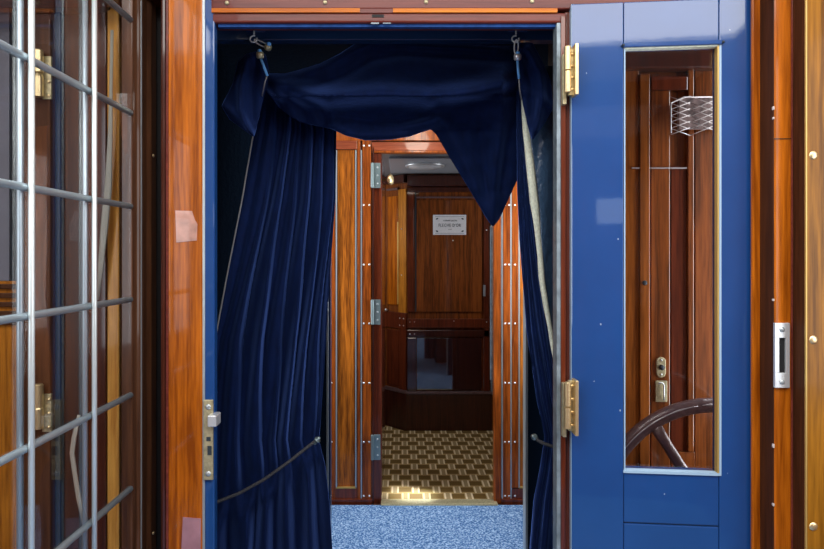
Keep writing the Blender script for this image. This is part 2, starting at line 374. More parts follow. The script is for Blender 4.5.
lf.build('leaf', 'blue_paint', d2, bevel=.0018, xf=leaf)
B(tw0, tw1, .005, T-.004, lz(523, tw0)-.002, lz(523, tw0)+.002).build('panel_groove', 'blue_dark', d2, xf=leaf)
B(tw0-.003, tw1+.005, -.006, .004, lz(48.0, tw0), lz(43.6, tw0)).build('drip_bar', 'blue_paint', d2, bevel=.0015, xf=leaf)
for tt in (tw0-.003, tw1+.006): MB().lathe([(.003, -.002), (.003, .005), (.001, .007)], (tt, -.002, lz(46, tw0)), n=10).build('pin', 'ink', d2, smooth=True, xf=leaf)
B(tw0, tw0+.0026, -.001, .014, zw0, zw1).build('bead', 'pale_blue', d2, xf=leaf)
B(tw1-.0034, tw1, -.001, .014, zw0, zw1).build('bead', 'gold_line', d2, xf=leaf)
B(tw1+.0001, tw1+.0042, -.0018, .003, zw0-.003, zw1).build('bead', 'pale_blue', d2, xf=leaf)
B(tw0, tw1, -.001, .014, zw1-.0048, zw1-.0018).build('bead', 'cream', d2, xf=leaf)
B(tw0-.002, tw1+.002, -.003, .014, zw0-.003, zw0+.002).build('bead', 'pale_blue', d2, xf=leaf)
B(tw0+.002, tw1-.002, .016, .020, zw0, zw1-.002).build('window_pane', 'pane', d2, xf=leaf)
B(-.0005, .006, .001, T, .012, zt).build('worn_edge', 'pale_blue', d2, xf=leaf)
for py0, py1 in ((48, 98), (378, 432)):
    z0, z1 = ZZ(py1, 1.28), ZZ(py0, 1.28); zm = (z0+z1)/2
    h = B(XX(568.5, 1.275), XX(575, 1.275), 1.272, 1.282, z0+.004, z1-.004).build('hinge', 'brass_old', d2, bevel=.0008)
    tag(h, 'brass hinge near the top of the door' if py0 < 100 else 'brass hinge at mid height of the door')
    B(XX(573.8, 1.262), XX(577, 1.262), 1.250, 1.280, z0, z1).build('leaf_plate', 'brass', h, bevel=.0008)
    B(XX(563, 1.283), XX(566.5, 1.283), 1.283, 1.298, z0-.012, z1-.012).build('jamb_plate', 'brass_old', h, bevel=.0006)
    MB().lathe([(.0030, 0), (.0075, .001), (.0075, .049), (.004, .052)], (XX(568, 1.262), 1.265, zm+.001), (0, 0, 1), 14).build('knuckle', 'brass', h, smooth=False)
    MB().lathe([(.0030, 0), (.0075, .001), (.0075, .045), (.004, .046)], (XX(568, 1.262), 1.265, zm-.046), (0, 0, 1), 14).build('knuckle', 'brass', h, smooth=False)
    for k in range(4): screw(h, XX(572.3, 1.27), 1.272, z0+.016+k*(z1-z0-.032)/3, 'brass', .004)

# ---- mahogany recess seen through that window
YA = 1.78
rc = struct(B(.466, 1.30, YA+.012, YA+.06, 0, ZT).build('wall_recess', 'mahog_mid'))
def strip(p, name, px0, px1, py0, py1, Y, th, mat, bev=.002): return B(XX(px0, Y), XX(px1, Y), Y, Y+th, ZZ(py1, Y), ZZ(py0, Y)).build(name, mat, p, bevel=bev)
strip(rc, 'board', 604, 639, -60, 700, YA, .012, 'mahog_rust')
strip(rc, 'board', 640, 650, 74, 700, YA-.006, .02, 'mahog_rust')
strip(rc, 'board', 651, 670, 90, 700, YA, .012, 'mahog_mid')
strip(rc, 'board', 671, 687, 166, 451, YA+.004, .008, 'mahog_red')
strip(rc, 'board', 671, 695, 452, 700, YA, .012, 'mahog_mid')
strip(rc, 'board', 688, 694, 70, 452, YA-.004, .016, 'mahog_mid')
strip(rc, 'board', 695, 770, 70, 700, YA, .012, 'mahog_mid')
strip(rc, 'top_rail', 604, 770, -60, 68, YA-.03, .05, 'mahog_deep', .006)
strip(rc, 'top_rail', 651, 688, 76, 90, YA-.008, .02, 'mahog_red', .003)
strip(rc, 'cross_line', 632, 687, 167.4, 168.6, YA-.005, .006, 'worn_and_glint', 0)
screw(rc, XX(645, YA-.01), YA-.01, ZZ(283, YA-.01), 'ink', .007)
# switch plates
for py, hh, nm, lab in ((367, 10, 'push_button', 'small oval push button plate on the recess wall above the brake wheel'), (391, 10.5, 'door_bolt_plate', 'square latch plate just below the push button behind the window')):
    o = thing(nm, P(660.5, py, YA-.003), lab, 'button' if py == 367 else 'latch plate')
    if py == 367:
        pts = [(XX(660.5, YA)+.014*math.cos(a), ZZ(py, YA)+(.016 if math.sin(a) > 0 else -.016)+.014*math.sin(a)) for a in [2*PI*i/24 for i in range(24)]]
        MB().face_prism(pts, YA-.005, YA+.001).build('plate', 'brass_old', o, bevel=.001)
        MB().lathe([(.008, 0), (.008, .006), (.005, .009)], (XX(660.5, YA), YA-.005, ZZ(py, YA))).build('button', 'ink', o, smooth=True)
        for s in (-1, 1): screw(o, XX(660.5, YA), YA-.0055, ZZ(py, YA)+s*.021, 'chrome', .003)
    else:
        B(XX(655, YA), XX(666.5, YA), YA-.005, YA+.001, ZZ(py+hh, YA), ZZ(py-hh, YA)).build('plate', 'brass_old', o, bevel=.001)
        a = [P(658.5, 384, YA-.012)]+[P(661+3.0*math.cos(q), 386+3.5*math.sin(q), YA-.012) for q in (-2.6, -2, -1.3, -.6, 0)]+[P(664, 395, YA-.012), P(664, 400, YA-.008)]
        MB().tube(a, .0022, 8).build('hook', 'chrome', o, smooth=True)
# lattice grille
YG = YA-.05
g = thing('wire_lattice', P(695, 117, YG), 'pale criss-cross wire lattice on the wood behind the door window', 'lattice')
wm = MB(); xa, xb = XX(671, YG), XX(722, YG)
def clipseg(mb, px0, py0, px1, py1, y):
    mb.tube([P(px0, py0, y), P(px1, py1, y)], .0012, 6)
for k in range(7):
    y0 = 97+k*6.3
    for (a, b, c, d) in ((671, y0+6, 690, y0-1), (671, y0, 690, y0+7), (690, y0+7, 722, y0-6), (690, y0-1, 722, y0+11)):
        if 95 < min(b, d) and max(b, d) < 138: clipseg(wm, a, b, c, d, YG+(.002 if d > b else 0))
wm.build('wires', 'wire', g, smooth=True)
MB().tube([P(722, 97, YG), P(684, 97, YG), P(671, 103, YG), P(671, 133, YG)], .0022, 8).build('frame_wire', 'wire', g, smooth=True)
B(XX(674, YA), XX(730, YA), YA-.034, YA-.02, ZZ(131, YA), ZZ(101, YA)).build('backing', 'mesh_back', g)
# brake wheel
YW = 1.56
wc = P(712, 517, YW); RW = 112*YW/FPX
w = thing('brake_wheel', wc, 'plum painted iron hand brake wheel with worn rim behind the blue door window', 'brake wheel')
n = 64; ring = [wc+Vector((RW*math.cos(2*PI*i/n), 0, RW*math.sin(2*PI*i/n))) for i in range(n)]
MB().tube(ring, .0195, 16, closed=True, flat=.8).build('rim', 'wheel', w, smooth=True)
wr = MB()
for a0, a1, r in ((1.72, 2.55, .0022), (1.50, 1.68, .0035), (1.8, 2.0, .0025)):
    wr.tube([wc+Vector(((RW+.004)*math.cos(a0+(a1-a0)*i/14), -.0145, (RW+.004)*math.sin(a0+(a1-a0)*i/14))) for i in range(15)], [r*(.3+.7*math.sin(PI*min(1, max(.02, i/14)))) for i in range(15)], 8)
wr.build('worn_streaks', 'worn_and_glint', w, smooth=True)
for k in range(3):
    a = math.radians(122+120*k); d = Vector((math.cos(a), 0, math.sin(a)))
    MB().tube([wc+d*.035, wc+d*.10, wc+d*(RW*.75), wc+d*(RW-.004)], [.020, .016, .0135, .017], 12, flat=.7).build('spoke', 'wheel', w, smooth=True)
MB().lathe([(.028, -.05), (.045, -.03), (.048, .0), (.040, .02), (.018, .028), (.015, .045)], wc).build('hub', 'wheel', w, smooth=True)
MB().lathe([(.016, 0), (.016, YA-YW-.04)], wc+Vector((0, .02, 0)), (0, 1, 0)).build('shaft', 'steel', w, smooth=True)

# ------------------------------------------------------------------ right-hand door jamb, stepping towards the viewer
def board(name, px0, px1, Y, depth, mat, z0=0, z1=ZT, bev=.003, parent=None, x1=None):
    o = B(XX(px0, Y), x1 if x1 else XX(px1, Y), Y, Y+depth, z0, z1).build(name, mat, parent, bevel=bev)
    return o if parent else struct(o)
board('trim_11', 752.5, 763, 1.235, .008, 'mahog_orange', bev=.002)
board('highlight_strip', 763.2, 765, 1.232, .03, 'worn_and_glint', bev=.001)  # pale strip painting in the highlight beside the orange board
b2 = board('trim_14', 774, 792, 1.19, .06, 'mahog_orange', bev=.004)
B(XX(774, 1.19)-.001, XX(774, 1.19)+.001, 1.191, 1.28, 0, ZT).build('shade_slab', 'mahog_shade', b2)  # darker slab paints in the unlit left side of this board
board('molding', 792.3, 795.2, 1.187, .05, 'mahog_plum', bev=.004, parent=b2)  # plum tone paints in the lavender highlight along this molding
board('trim_15', 795.3, 810, 1.22, .05, 'mahog_deep', x1=1.29)
b3 = board('trim_16', 806, 900, 1.15, .05, 'mahog_honey', x1=.98)
board('gold_edge', 805.8, 807.4, 1.148, .004, 'gold_line', bev=.0005, parent=b3)
B(XX(806, 1.15)-.001, XX(806, 1.15)+.001, 1.153, 1.20, 0, ZT).build('shade_slab', 'mahog_shade', b3)  # same for the nearest board: side shade put into the wood colour
struct(B(.97, 1.31, 1.12, 1.20, 0, ZT).build('trim_17', 'mahog_mid'))
for py in (155, 340, 527): screw(b3, XX(814, 1.148), 1.15, ZZ(py, 1.148), 'brass', .008)
# strike plate on the post
sp = MB()
ys = 1.184
sp.box(XX(775, ys), XX(790, ys), ys, ys+.006, ZZ(338, ys), ZZ(323, ys)).box(XX(775, ys), XX(790, ys), ys, ys+.006, ZZ(388, ys), ZZ(373, ys)).box(XX(775, ys), XX(779.5, ys), ys, ys+.006, ZZ(373, ys), ZZ(338, ys)).box(XX(786, ys), XX(790, ys), ys, ys+.006, ZZ(373, ys), ZZ(338, ys))
spo = sp.build('strike_plate', 'chrome', b2, bevel=.0008)
B(XX(779, ys), XX(786.5, ys), ys+.004, ys+.007, ZZ(374, ys), ZZ(337, ys)).build('slot', 'black', spo)
for py in (329.5, 382): screw(spo, XX(782, ys), ys-.0005, ZZ(py, ys), 'steel', .005)
wrn = MB()
for py, h in ((108, 3), (300, 2), (446, 3.5), (505, 2.5), (118, 2)):
    wrn.box(XX(773.2, 1.19), XX(774.5, 1.19), 1.1892, 1.195, ZZ(py+h*.6, 1.19), ZZ(py-h*.6, 1.19))
wrn.build('chipped_edge', 'wire', b2, bevel=.001)
B(XX(774, 1.19), XX(792, 1.19), 1.1892, 1.191, ZZ(139.3, 1.19), ZZ(138.2, 1.19)).build('joint', 'mahog_brown', b2)

# ------------------------------------------------------------------ leaded glass door on the left, swung back along the viewer's left
XD = -.58
ld = thing('door_3', (XD, 1.30, 0), 'leaded glass door with silvery cames standing edge-on at the left', 'door', kind='structure')
rows = [0.55, 0.753, 0.953, 1.153, 1.357, 1.556, 1.756, 1.955, 2.15]
cols = [.578, .745, .924, 1.113, 1.279]
for k, zz in enumerate(rows):
    MB().tube([(XD, .55, zz), (XD, 1.282, zz)], .0062, 10).build('came', 'lead', ld, smooth=True)
for yy in cols[:4]:
    MB().tube([(XD-.008, yy, .53), (XD-.008, yy, 2.2)], .0050, 10).build('came', 'lead', ld, smooth=True)
    MB().tube([(XD+.010, yy-.001, .53), (XD+.010, yy-.001, 2.2)], .0046, 10).build('came', 'lead_bright', ld, smooth=True)
for j in range(len(cols)-1):
    for k in range(len(rows)-1):
        B(XD-.002, XD+.002, cols[j]+.002, cols[j+1]-.002, rows[k]+.002, rows[k+1]-.002).build('pane', 'pane_lead', ld)
st = MB().prism([(XD-.02, 1.282), (XD+.004, 1.282), (XD+.004, 1.300), (XD+.010, 1.306), (XD+.010, 1.318), (XD+.004, 1.324), (XD+.004, 1.352), (XD+.012, 1.360), (XD+.012, 1.388), (XD-.02, 1.388)], .05, 2.3).build('stile', 'mahog_brown', ld, bevel=.002)
B(XD+.006, XD+.0105, 1.309, 1.315, .05, 2.3).build('metal_bead', 'steel', ld, bevel=.001)
B(XD-.02, XD+.006, .5, 1.282, .05, .55).build('bottom_rail', 'mahog_brown', ld, bevel=.003)
B(XD-.02, XD+.006, .5, 1.282, 2.15, 2.3).build('top_rail', 'mahog_brown', ld, bevel=.003)
B(XD-.02, XD+.006, .5, .576, .05, 2.3).build('stile', 'mahog_brown', ld, bevel=.003)
for py in (155, 535): screw(ld, XD+.012, 1.37, ZZ(py, 1.36), 'brass', .004, (1, 0, 0))

# ---- what stands behind the leaded glass
YL = 1.44
bl = bpy.data.objects['wall_front_left']
strip(bl, 'panel', -80, 9, -150, 281, YL, .03, 'slate_light', .001)
strip(bl, 'panel', 10, 21, -150, 281, YL+.005, .03, 'night', .001)
strip(bl, 'panel', -80, 21, 281, 800, YL, .03, 'mahog_amber', .002)
for k in range(5): strip(bl, 'slat', -80, 18, 284+k*9, 289+k*9, YL-.008, .01, 'mahog_brown', .002)
strip(bl, 'post', 22, 50, -150, 800, YL-.03, .05, 'mahog_brown', .003)
strip(bl, 'metal_line', 55, 60, -150, 800, YL-.01, .03, 'slate', .001)
strip(bl, 'dark_pane', 60, 80, 8, 800, YL+.006, .01, 'night', .001)
strip(bl, 'metal_line', 80, 85, 8, 800, YL-.006, .02, 'slate', .001)
strip(bl, 'post', 86, 106, -150, 800, YL-.01, .03, 'mahog_deep', .002)
strip(bl, 'amber_board', 107, 119, 5, 800, YL-.02, .04, 'pine', .003)
strip(bl, 'dark_pane', 120, 126, -20, 800, YL, .02, 'black', .001)
strip(bl, 'metal_line', 126, 131, -20, 800, YL-.012, .03, 'slate', .001)
strip(bl, 'top_rail', 22, 106, -40, 7, YL-.04, .06, 'mahog_brown', .004)
bd = MB()
for k in range(70): bd.lathe([(.0003, -.004), (.0035, -.002), (.004, .001), (.0005, .004)], P(52, 105+k*6.2, YL-.012), n=7)
bd.build('beading', 'worn_and_glint', bl, smooth=True)
for py0, py1 in ((48, 97), (386, 430)):
    h = strip(bl, 'hinge', 42, 51, py0+8, py1+2, YL-.034, .006, 'brass_old', .0008)
    for s in (0, 1):
        za = ZZ(py1, YL-.05)+s*(ZZ(py0, YL-.05)-ZZ(py1, YL-.05))/2
        MB().lathe([(.009, .001), (.011, .002), (.011, .048 if s == 0 else .052), (.008, .055)], (XX(37, YL-.05), YL-.045, za), (0, 0, 1), 14).build('knuckle', 'brass', h)
    for k in range(3): screw(h, XX(47.5, YL-.04), YL-.035, ZZ(py1-2-k*14, YL-.04), 'brass', .004)
s1 = MB().tube([P(112, 30, 1.40), P(111, 90, 1.40), P(110, 140, 1.40), P(108, 190, 1.40), P(104, 230, 1.40), P(101, 265, 1.40), P(98, 300, 1.40)], [.004, .004, .006, .009, .009, .007, .003], 8, flat=.25).build('window_strap', 'strap', smooth=True)
tag(s1, 'long pale curved strap hanging behind the leaded glass', 'strap')
s2 = MB().tube([P(79, 415, 1.40), P(74, 438, 1.40), P(72, 453, 1.40), P(75, 475, 1.40), P(79, 500, 1.40), P(84, 525, 1.40)], [.004, .006, .006, .006, .006, .004], 8, flat=.3).build('window_strap', 'strap', smooth=True)
tag(s2, 'short bent grey strap low behind the leaded glass', 'strap')

# ---- thin patches painting in reflections on the orange post
k1 = MB().face_prism([(XX(175.5, YF), ZZ(210.5, YF)), (XX(192, YF), ZZ(211, YF)), (XX(195, YF), ZZ(220, YF)), (XX(197.5, YF), ZZ(224, YF)), (XX(197, YF), ZZ(240.5, YF)), (XX(176.5, YF), ZZ(242.5, YF))], YF-.0012, YF+.0005).build('reflection_patch', 'reflection_patch')
tag(k1, 'pale pink painted reflection on the orange post at eye level', 'reflection_patch')
k2 = MB().face_prism([(XX(183, YF), ZZ(517, YF)), (XX(201, YF), ZZ(518.5, YF)), (XX(200.5, YF), ZZ(560, YF)), (XX(181, YF), ZZ(560, YF))], YF-.0012, YF+.0005).build('reflection_patch', 'reflection_patch_lilac')
tag(k2, 'lilac painted reflection low on the orange post', 'reflection_patch')

# ------------------------------------------------------------------ gangway between the carriages
YG0, YG1 = 1.50, 2.62
def bellow(side):
    pts = []; nz = 14
    for i in range(nz*2+1):
        y0 = YG0 if side < 0 else 1.86; y = y0+(YG1-y0)*i/(nz*2); pts.append((side*(.62+(.035 if i % 2 else 0)), y))
    m = MB(); n = len(pts)
    vs = [(x, y, 0) for x, y in pts]+[(x, y, 2.2) for x, y in pts]
    return m.add(vs, [(i, i+1, i+1+n, i+n) for i in range(n-1)])
struct(bellow(-1).build('wall_gangway_left', 'bellows', solid=.006)); struct(bellow(1).build('wall_gangway_right', 'bellows', solid=.006))
struct(B(-.68, .68, YG0, YG1, 2.16, 2.2).build('ceiling_gangway', 'bellows'))
struct(MB().box(-.70, -.53, 1.47, 1.50, 0, 2.2).box(.465, .70, 1.80, 1.83, 0, 2.2).build('wall_gangway_near', 'bellows'))
# gangway end ring on the far carriage
YR = 2.64
ring = struct(MB().box(-1.05, XX(327, YR), YR, YR+.04, 0, 2.3).box(XX(527.5, YR), 1.13, YR, YR+.04, 0, 2.3).build('wall_gangway_far', 'bellows'))
struct(B(XX(326.5, YR), XX(328.5, YR), YR-.01, YR+.045, 0, 2.2).build('trim_18', 'steel', bevel=.001))
struct(B(XX(328.6, YR), XX(330.5, YR), YR, YR+.045, 0, 2.2).build('trim_19', 'blue_dark', bevel=.001))
struct(B(XX(525, YR), XX(527.5, YR), YR-.01, YR+.045, 0, 2.2).build('gap_shade_strip0', 'steel', bevel=.001))

# ---- far carriage end platform (lit from its own side windows)
Y2 = 3.50
PXL, PXR = -1.05, 1.15
struct(B(PXL-.05, PXR+.05, 2.65, 5.4, -.06, 0).build('floor_far', 'mahog_brown'))
struct(B(PXL-.05, PXR+.05, YR, Y2+.05, 2.30, 2.35).build('ceiling_platform', 'ceil_white'))
for x0, x1, nm in ((PXL-.05, PXL, 'wall_platform_left'), (PXR, PXR+.05, 'wall_platform_right')):
    struct(MB().box(x0, x1, YR, 2.78, 0, 2.3).box(x0, x1, 3.42, Y2, 0, 2.3).box(x0, x1, 2.78, 3.42, 0, .95).box(x0, x1, 2.78, 3.42, 2.12, 2.3).build(nm, 'mahog_mid'))
cb = B(PXL, PXR, 1.60, 3.465, .001, .012).build('blue_carpet', 'carpet_blue')
tag(cb, 'bright blue speckled carpet on the gangway floor', 'carpet')
fw = struct(MB().box(PXL, XX(372.5, Y2), Y2+.02, Y2+.07, 0, 2.3).box(XX(501, Y2), PXR, Y2+.02, Y2+.07, 0, 2.3).box(XX(372.5, Y2), XX(501, Y2), Y2+.02, Y2+.07, ZZ(141, Y2), 2.3).build('wall_far', 'mahog_mid'))
def s3(name, px0, px1, py0, py1, dy, th, mat, bev=.002): return strip(fw, name, px0, px1, py0, py1, Y2+dy, th, mat, bev)
# left of the far doorway
s3('panel', 337.5, 354.5, 150, 487, .014, .01, 'far_amber', .001)
s3('stile', 300, 335.5, 135, 499, .0, .03, 'far_orange')
s3('stile', 357.5, 360.2, 135, 499, .0, .03, 'far_orange', .001)
s3('stile', 362.6, 371.2, 135, 499, -.004, .03, 'far_orange')
s3('rail', 335, 357, 488.6, 499, .0, .03, 'mahog_red')
s3('rail', 335, 357, 139, 149, -.002, .03, 'mahog_lit')
for px in (336.3, 355.8, 361.3): s3('metal_strip', px-.55, px+.55, 150, 499 if px > 356 else 488, -.001, .02, 'steel', 0)
s3('metal_strip', 335.8, 356.3, 487.4, 488.6, -.001, .02, 'gold_line', 0)
s3('skirting', 300, 372, 499.5, 509, -.012, .04, 'mahog_red')
s3('jamb', 372.4, 374, 147, 504, -.006, .05, 'mahog_deep', .001)
s3('jamb', 374, 381.5, 148, 504, .012, .05, 'mahog_red')
# header over the doorway
s3('header', 300, 560, 90, 140.5, -.004, .03, 'far_orange')
s3('header', 372, 500, 142, 150.5, -.006, .04, 'mahog_lit')
s3('header', 372, 500, 150.5, 152.5, -.002, .05, 'far_orange', .001)
# right of it
s3('jamb', 494, 501, 148, 504, -.002, .05, 'far_orange')
s3('stile', 503.2, 510.4, 135, 499, -.004, .03, 'far_orange')
s3('stile', 511.8, 518.4, 135, 488, -.002, .03, 'far_orange')
s3('panel', 520, 552, 135, 487, .014, .01, 'far_amber', .001)
s3('rail', 511.8, 560, 488.6, 499, .0, .03, 'mahog_red')
for px in (502.2, 511.1, 519.2): s3('metal_strip', px-.6, px+.6, 135, 499 if px < 515 else 488, -.001, .02, 'steel', 0)
s3('metal_strip', 519, 552, 487.2, 488.4, -.001, .02, 'gold_line', 0)
s3('skirting', 501.5, 560, 499.5, 509, -.012, .04, 'mahog_red')
s3('glazing_edge', 490.5, 492.5, 226, 380, .04, .02, 'pale_edge', 0)
for py in (145.5, 205, 264.6, 323.5, 383, 442, 496):
    for px in (363.8, 369.3, 505, 509, 515):
        if py < 150 and px > 400: continue
        screw(fw, XX(px, Y2-.004), Y2-.004, ZZ(py, Y2-.004), 'chrome', .0055)
for py in (383, 442):
    screw(fw, XX(331.5, Y2), Y2, ZZ(py, Y2), 'chrome', .0055)
struct(B(XX(381, Y2), XX(497, Y2), Y2-.045, Y2+.03, 0, .022).build('gap_shade_strip1', 'brass_old', bevel=.006))
cw = MB().prism([(-.9, Y2+.04), (1.1, Y2+.04), (1.1, 4.93), (.02, 4.93), (-.16, 5.115), (-.9, 5.115)], .001, .014).build('patterned_carpet', 'carpet_weave')
tag(cw, 'brown and gold basket weave patterned carpet in the far vestibule', 'carpet')
# far door standing open into the vestibule, with its three bright hinges
d4 = thing('door_4', (XX(381.5, Y2), Y2+.05, 0), 'dark door swung open edge-on at the left of the far doorway', 'door', kind='structure')
B(XX(381.5, Y2)-.045, XX(381.5, Y2)+.001, Y2+.06, Y2+.66, .03, ZZ(152, Y2)).build('leaf', 'mahog_deep', d4, bevel=.003)
for py, lab in ((175.5, 'silvery hinge at the top'), (312, 'silvery hinge in the middle'), (447, 'bluish silvery hinge near the floor')):
    h = B(XX(371.5, Y2), XX(380.5, Y2), Y2-.008, Y2+.002, ZZ(py+12.5, Y2), ZZ(py-12.5, Y2)).build('hinge', 'iron', d4, bevel=.001); h['label'] = lab
    MB().lathe([(.004, 0), (.008, .002), (.008, .143), (.004, .146)], (XX(372.3, Y2), Y2-.012, ZZ(py+12.5, Y2)), (0, 0, 1), 12).build('knuckle', 'iron', h)
    for k in range(3): screw(h, XX(377.5, Y2), Y2-.008, ZZ(py-8+8*k, Y2), 'steel', .0055)
kb = MB().lathe([(.006, 0), (.006, .03), (.020, .034), (.032, .045), (.034, .055), (.028, .064), (.010, .068)], (XX(381.5, Y2)+.001, Y2+.10, ZZ(180, Y2+.1)), (1, -.35, 0), 20).build('door_stop_knob', 'brass', d4, smooth=True)

# ---- far vestibule
Y3 = 4.96
ZC = 2.13
struct(B(-1.0, 1.2, Y2+.05, 5.45, ZC, ZC+.05).build('ceiling_far', 'ceil_grey'))
cp = bpy.data.objects['ceiling_far']
B(-.09, .95, 4.10, 4.80, ZC-.014, ZC+.001).build('ceiling_panel', 'ceil_panel', cp, bevel=.004)
lm = thing('ceiling_light', (.17, 4.42, ZC-.014), 'flat oval ceiling light on the grey panel of the far vestibule', 'ceiling light')
MB().lathe([(.13, 0), (.13, .010), (.10, .022), (.05, .028), (.005, .030)], (.17, 4.42, ZC-.014), (0, 0, -1), 28).build('shade', 'opal', lm, smooth=True)
MB().lathe([(.145, 0), (.145, .008), (.128, .012), (.12, 0)], (.17, 4.42, ZC-.014), (0, 0, -1), 28).build('rim', 'chrome', lm, smooth=True)
struct(B(-1.0, -.95, Y2+.05, 5.4, 0, ZC).build('wall_far_left', 'mahog_mid')); struct(B(1.15, 1.2, Y2+.05, 5.4, 0, ZC).build('wall_far_right', 'mahog_mid'))
wv = struct(MB().prism([(XX(407, Y3), Y3+.012), (1.16, Y3+.012), (1.16, 5.4), (-.96, 5.4), (-.96, 5.155), (XX(386, 5.15), 5.155), (XX(386, 5.15)+.002, 5.153)], 0, ZC).build('wall_far_back', 'mahog_mid'))
def s4(name, px0, px1, py0, py1, dy, th, mat, bev=.002): return strip(wv, name, px0, px1, py0, py1, Y3+dy, th, mat, bev)
s4('stile', 407.3, 414, 192, 312, -.008, .03, 'mahog_red')
s4('panel', 416.5, 482, 200, 312, -.002, .02, 'mahog_mid')
s4('stile', 484, 489, 192, 395, -.012, .03, 'mahog_red')
s4('stile', 494, 540, 192, 395, -.012, .03, 'mahog_red')
s4('bead', 416.5, 484, 196.5, 198, -.010, .03, 'wheel', .001)
s4('cornice', 407.3, 560, 175, 186, -.045, .07, 'mahog_deep', .008)
s4('cornice', 407.3, 560, 187, 192, -.025, .05, 'mahog_deep', .006)
s4('dado_rail', 407.3, 490, 319, 328, -.016, .03, 'mahog_red', .004)
s4('dado_rail', 407.3, 490, 330, 337, -.012, .03, 'mahog_deep', .004)
s4('lower_panel', 417, 481.5, 338, 390, -.004, .02, 'mirror_wood', .001)
s4('stile', 407.3, 416, 338, 391, -.010, .03, 'mahog_deep')
s4('plinth_bead', 406.5, 492, 391.8, 394.5, -.028, .05, 'wheel', .003)
s4('plinth', 406, 492, 394.5, 434.5, -.022, .05, 'mahog_deep')
s4('metal_strip', 415.2, 416.3, 192, 312, -.004, .02, 'ink', 0)
s4('metal_strip', 491, 493, 215, 395, -.016, .02, 'pale_edge', 0)
for px, py in ((486.5, 230), (486.5, 322), (453, 240.5), (410, 322), (414.5, 322), (410, 334), (414.5, 334), (454, 321)):
    screw(wv, XX(px, Y3-.014), Y3-.014, ZZ(py, Y3-.014), 'chrome', .005)
hn = MB().box(XX(483, Y3), XX(485, Y3), Y3-.035, Y3-.01, ZZ(296, Y3), ZZ(285, Y3)).build('catch', 'steel', wv, bevel=.002)
MB().box(XX(490.4, Y3), XX(493.2, Y3), Y3-.045, Y3-.01, ZZ(305, Y3), ZZ(293, Y3)).build('door_handle', 'chrome', wv, bevel=.004)
# chamfered corner cabinet face at the left of that wall
A0 = Vector((XX(386, 5.15), 5.15, 0)); A1 = Vector((XX(407, Y3), Y3, 0)); AD = (A1-A0); AL = AD.length; AD.normalize(); AN = Vector((AD.y, -AD.x, 0))
def ch(v): return A0+AD*(v.x*AL)+AN*(-v.y)+Vector((0, 0, v.z))
def s5(name, u0, u1, py0, py1, dy, th, mat, bev=.002): return B(u0, u1, dy, dy+th, ZZ(py1, 5.05), ZZ(py0, 5.05)).build(name, mat, wv, bevel=bev, xf=ch)
s5('corner_panel', .10, .58, 196, 305, -.006, .02, 'mahog_orange')
s5('corner_stile', .64, 1.0, 190, 312, -.012, .03, 'mahog_amber')
s5('metal_strip', .585, .63, 222, 304, -.010, .02, 'gold_line', 0)
s5('dado_rail', 0, 1.0, 312, 328, -.014, .03, 'mahog_red', .004)
s5('lower_panel', .05, .62, 330, 386, -.004, .02, 'mahog_red')
s5('corner_stile', .66, 1.0, 328, 388, -.010, .02, 'mahog_red')
s5('plinth_bead', -.02, 1.03, 388, 391, -.028, .05, 'wheel', .003)
s5('plinth', -.02, 1.03, 391, 434, -.020, .04, 'mahog_deep')
s5('cornice', 0, 1.0, 176, 184, -.04, .06, 'mahog_deep', .006)
s5('bead', .1, .62, 188, 190, -.02, .03, 'wheel', .002)
MB().lathe([(.004, 0), (.004, .012), (.012, .016), (.013, .024), (.006, .03)], ch(Vector((.12, -.008, ZZ(310, 5.1)))), tuple(AN), 14).build('knob', 'chrome', wv, smooth=True)
for u in (.72, .9):
    for py in (229, 275, 318, 325): screw(wv, *ch(Vector((u if py > 300 else .8, -.014, ZZ(py, 5.02)))), 'chrome', .005, tuple(AN))

# ---- name plate
sg = thing('name_plate', P(449.5, 235, Y3-.01), 'silver metal plate lettered in dark capitals on the far wood wall', 'sign')
ysg = Y3-.012
def sx(u): return XX(433+u*33.2, ysg)
def sz(v): return ZZ(214.8+v*20, ysg)
B(sx(0), sx(1), ysg, ysg+.010, sz(1), sz(0)).build('plate', 'alu', sg, bevel=.001)
for u0, v0, sg1 in ((.12, .2, 1), (.89, .2, -1), (.12, .82, -1), (.89, .82, 1)):
    a = .45*sg1; q = []
    for i in range(12):
        t = 2*PI*i/12; ex, ez = .0105*math.cos(t), .0058*math.sin(t)
        q.append((sx(u0)+ex*math.cos(a)-ez*math.sin(a), sz(v0)+ex*math.sin(a)+ez*math.cos(a)))
    MB().face_prism(q, ysg-.0025, ysg+.001).build('corner_ornament', 'ink', sg)
for (u0, u1, v0, v1) in ((.06, .94, .085, .10), (.06, .94, .915, .93)):
    B(sx(u0), sx(u1), ysg-.0008, ysg+.001, sz(v1), sz(v0)).build('engraved_line', 'ink_soft', sg)
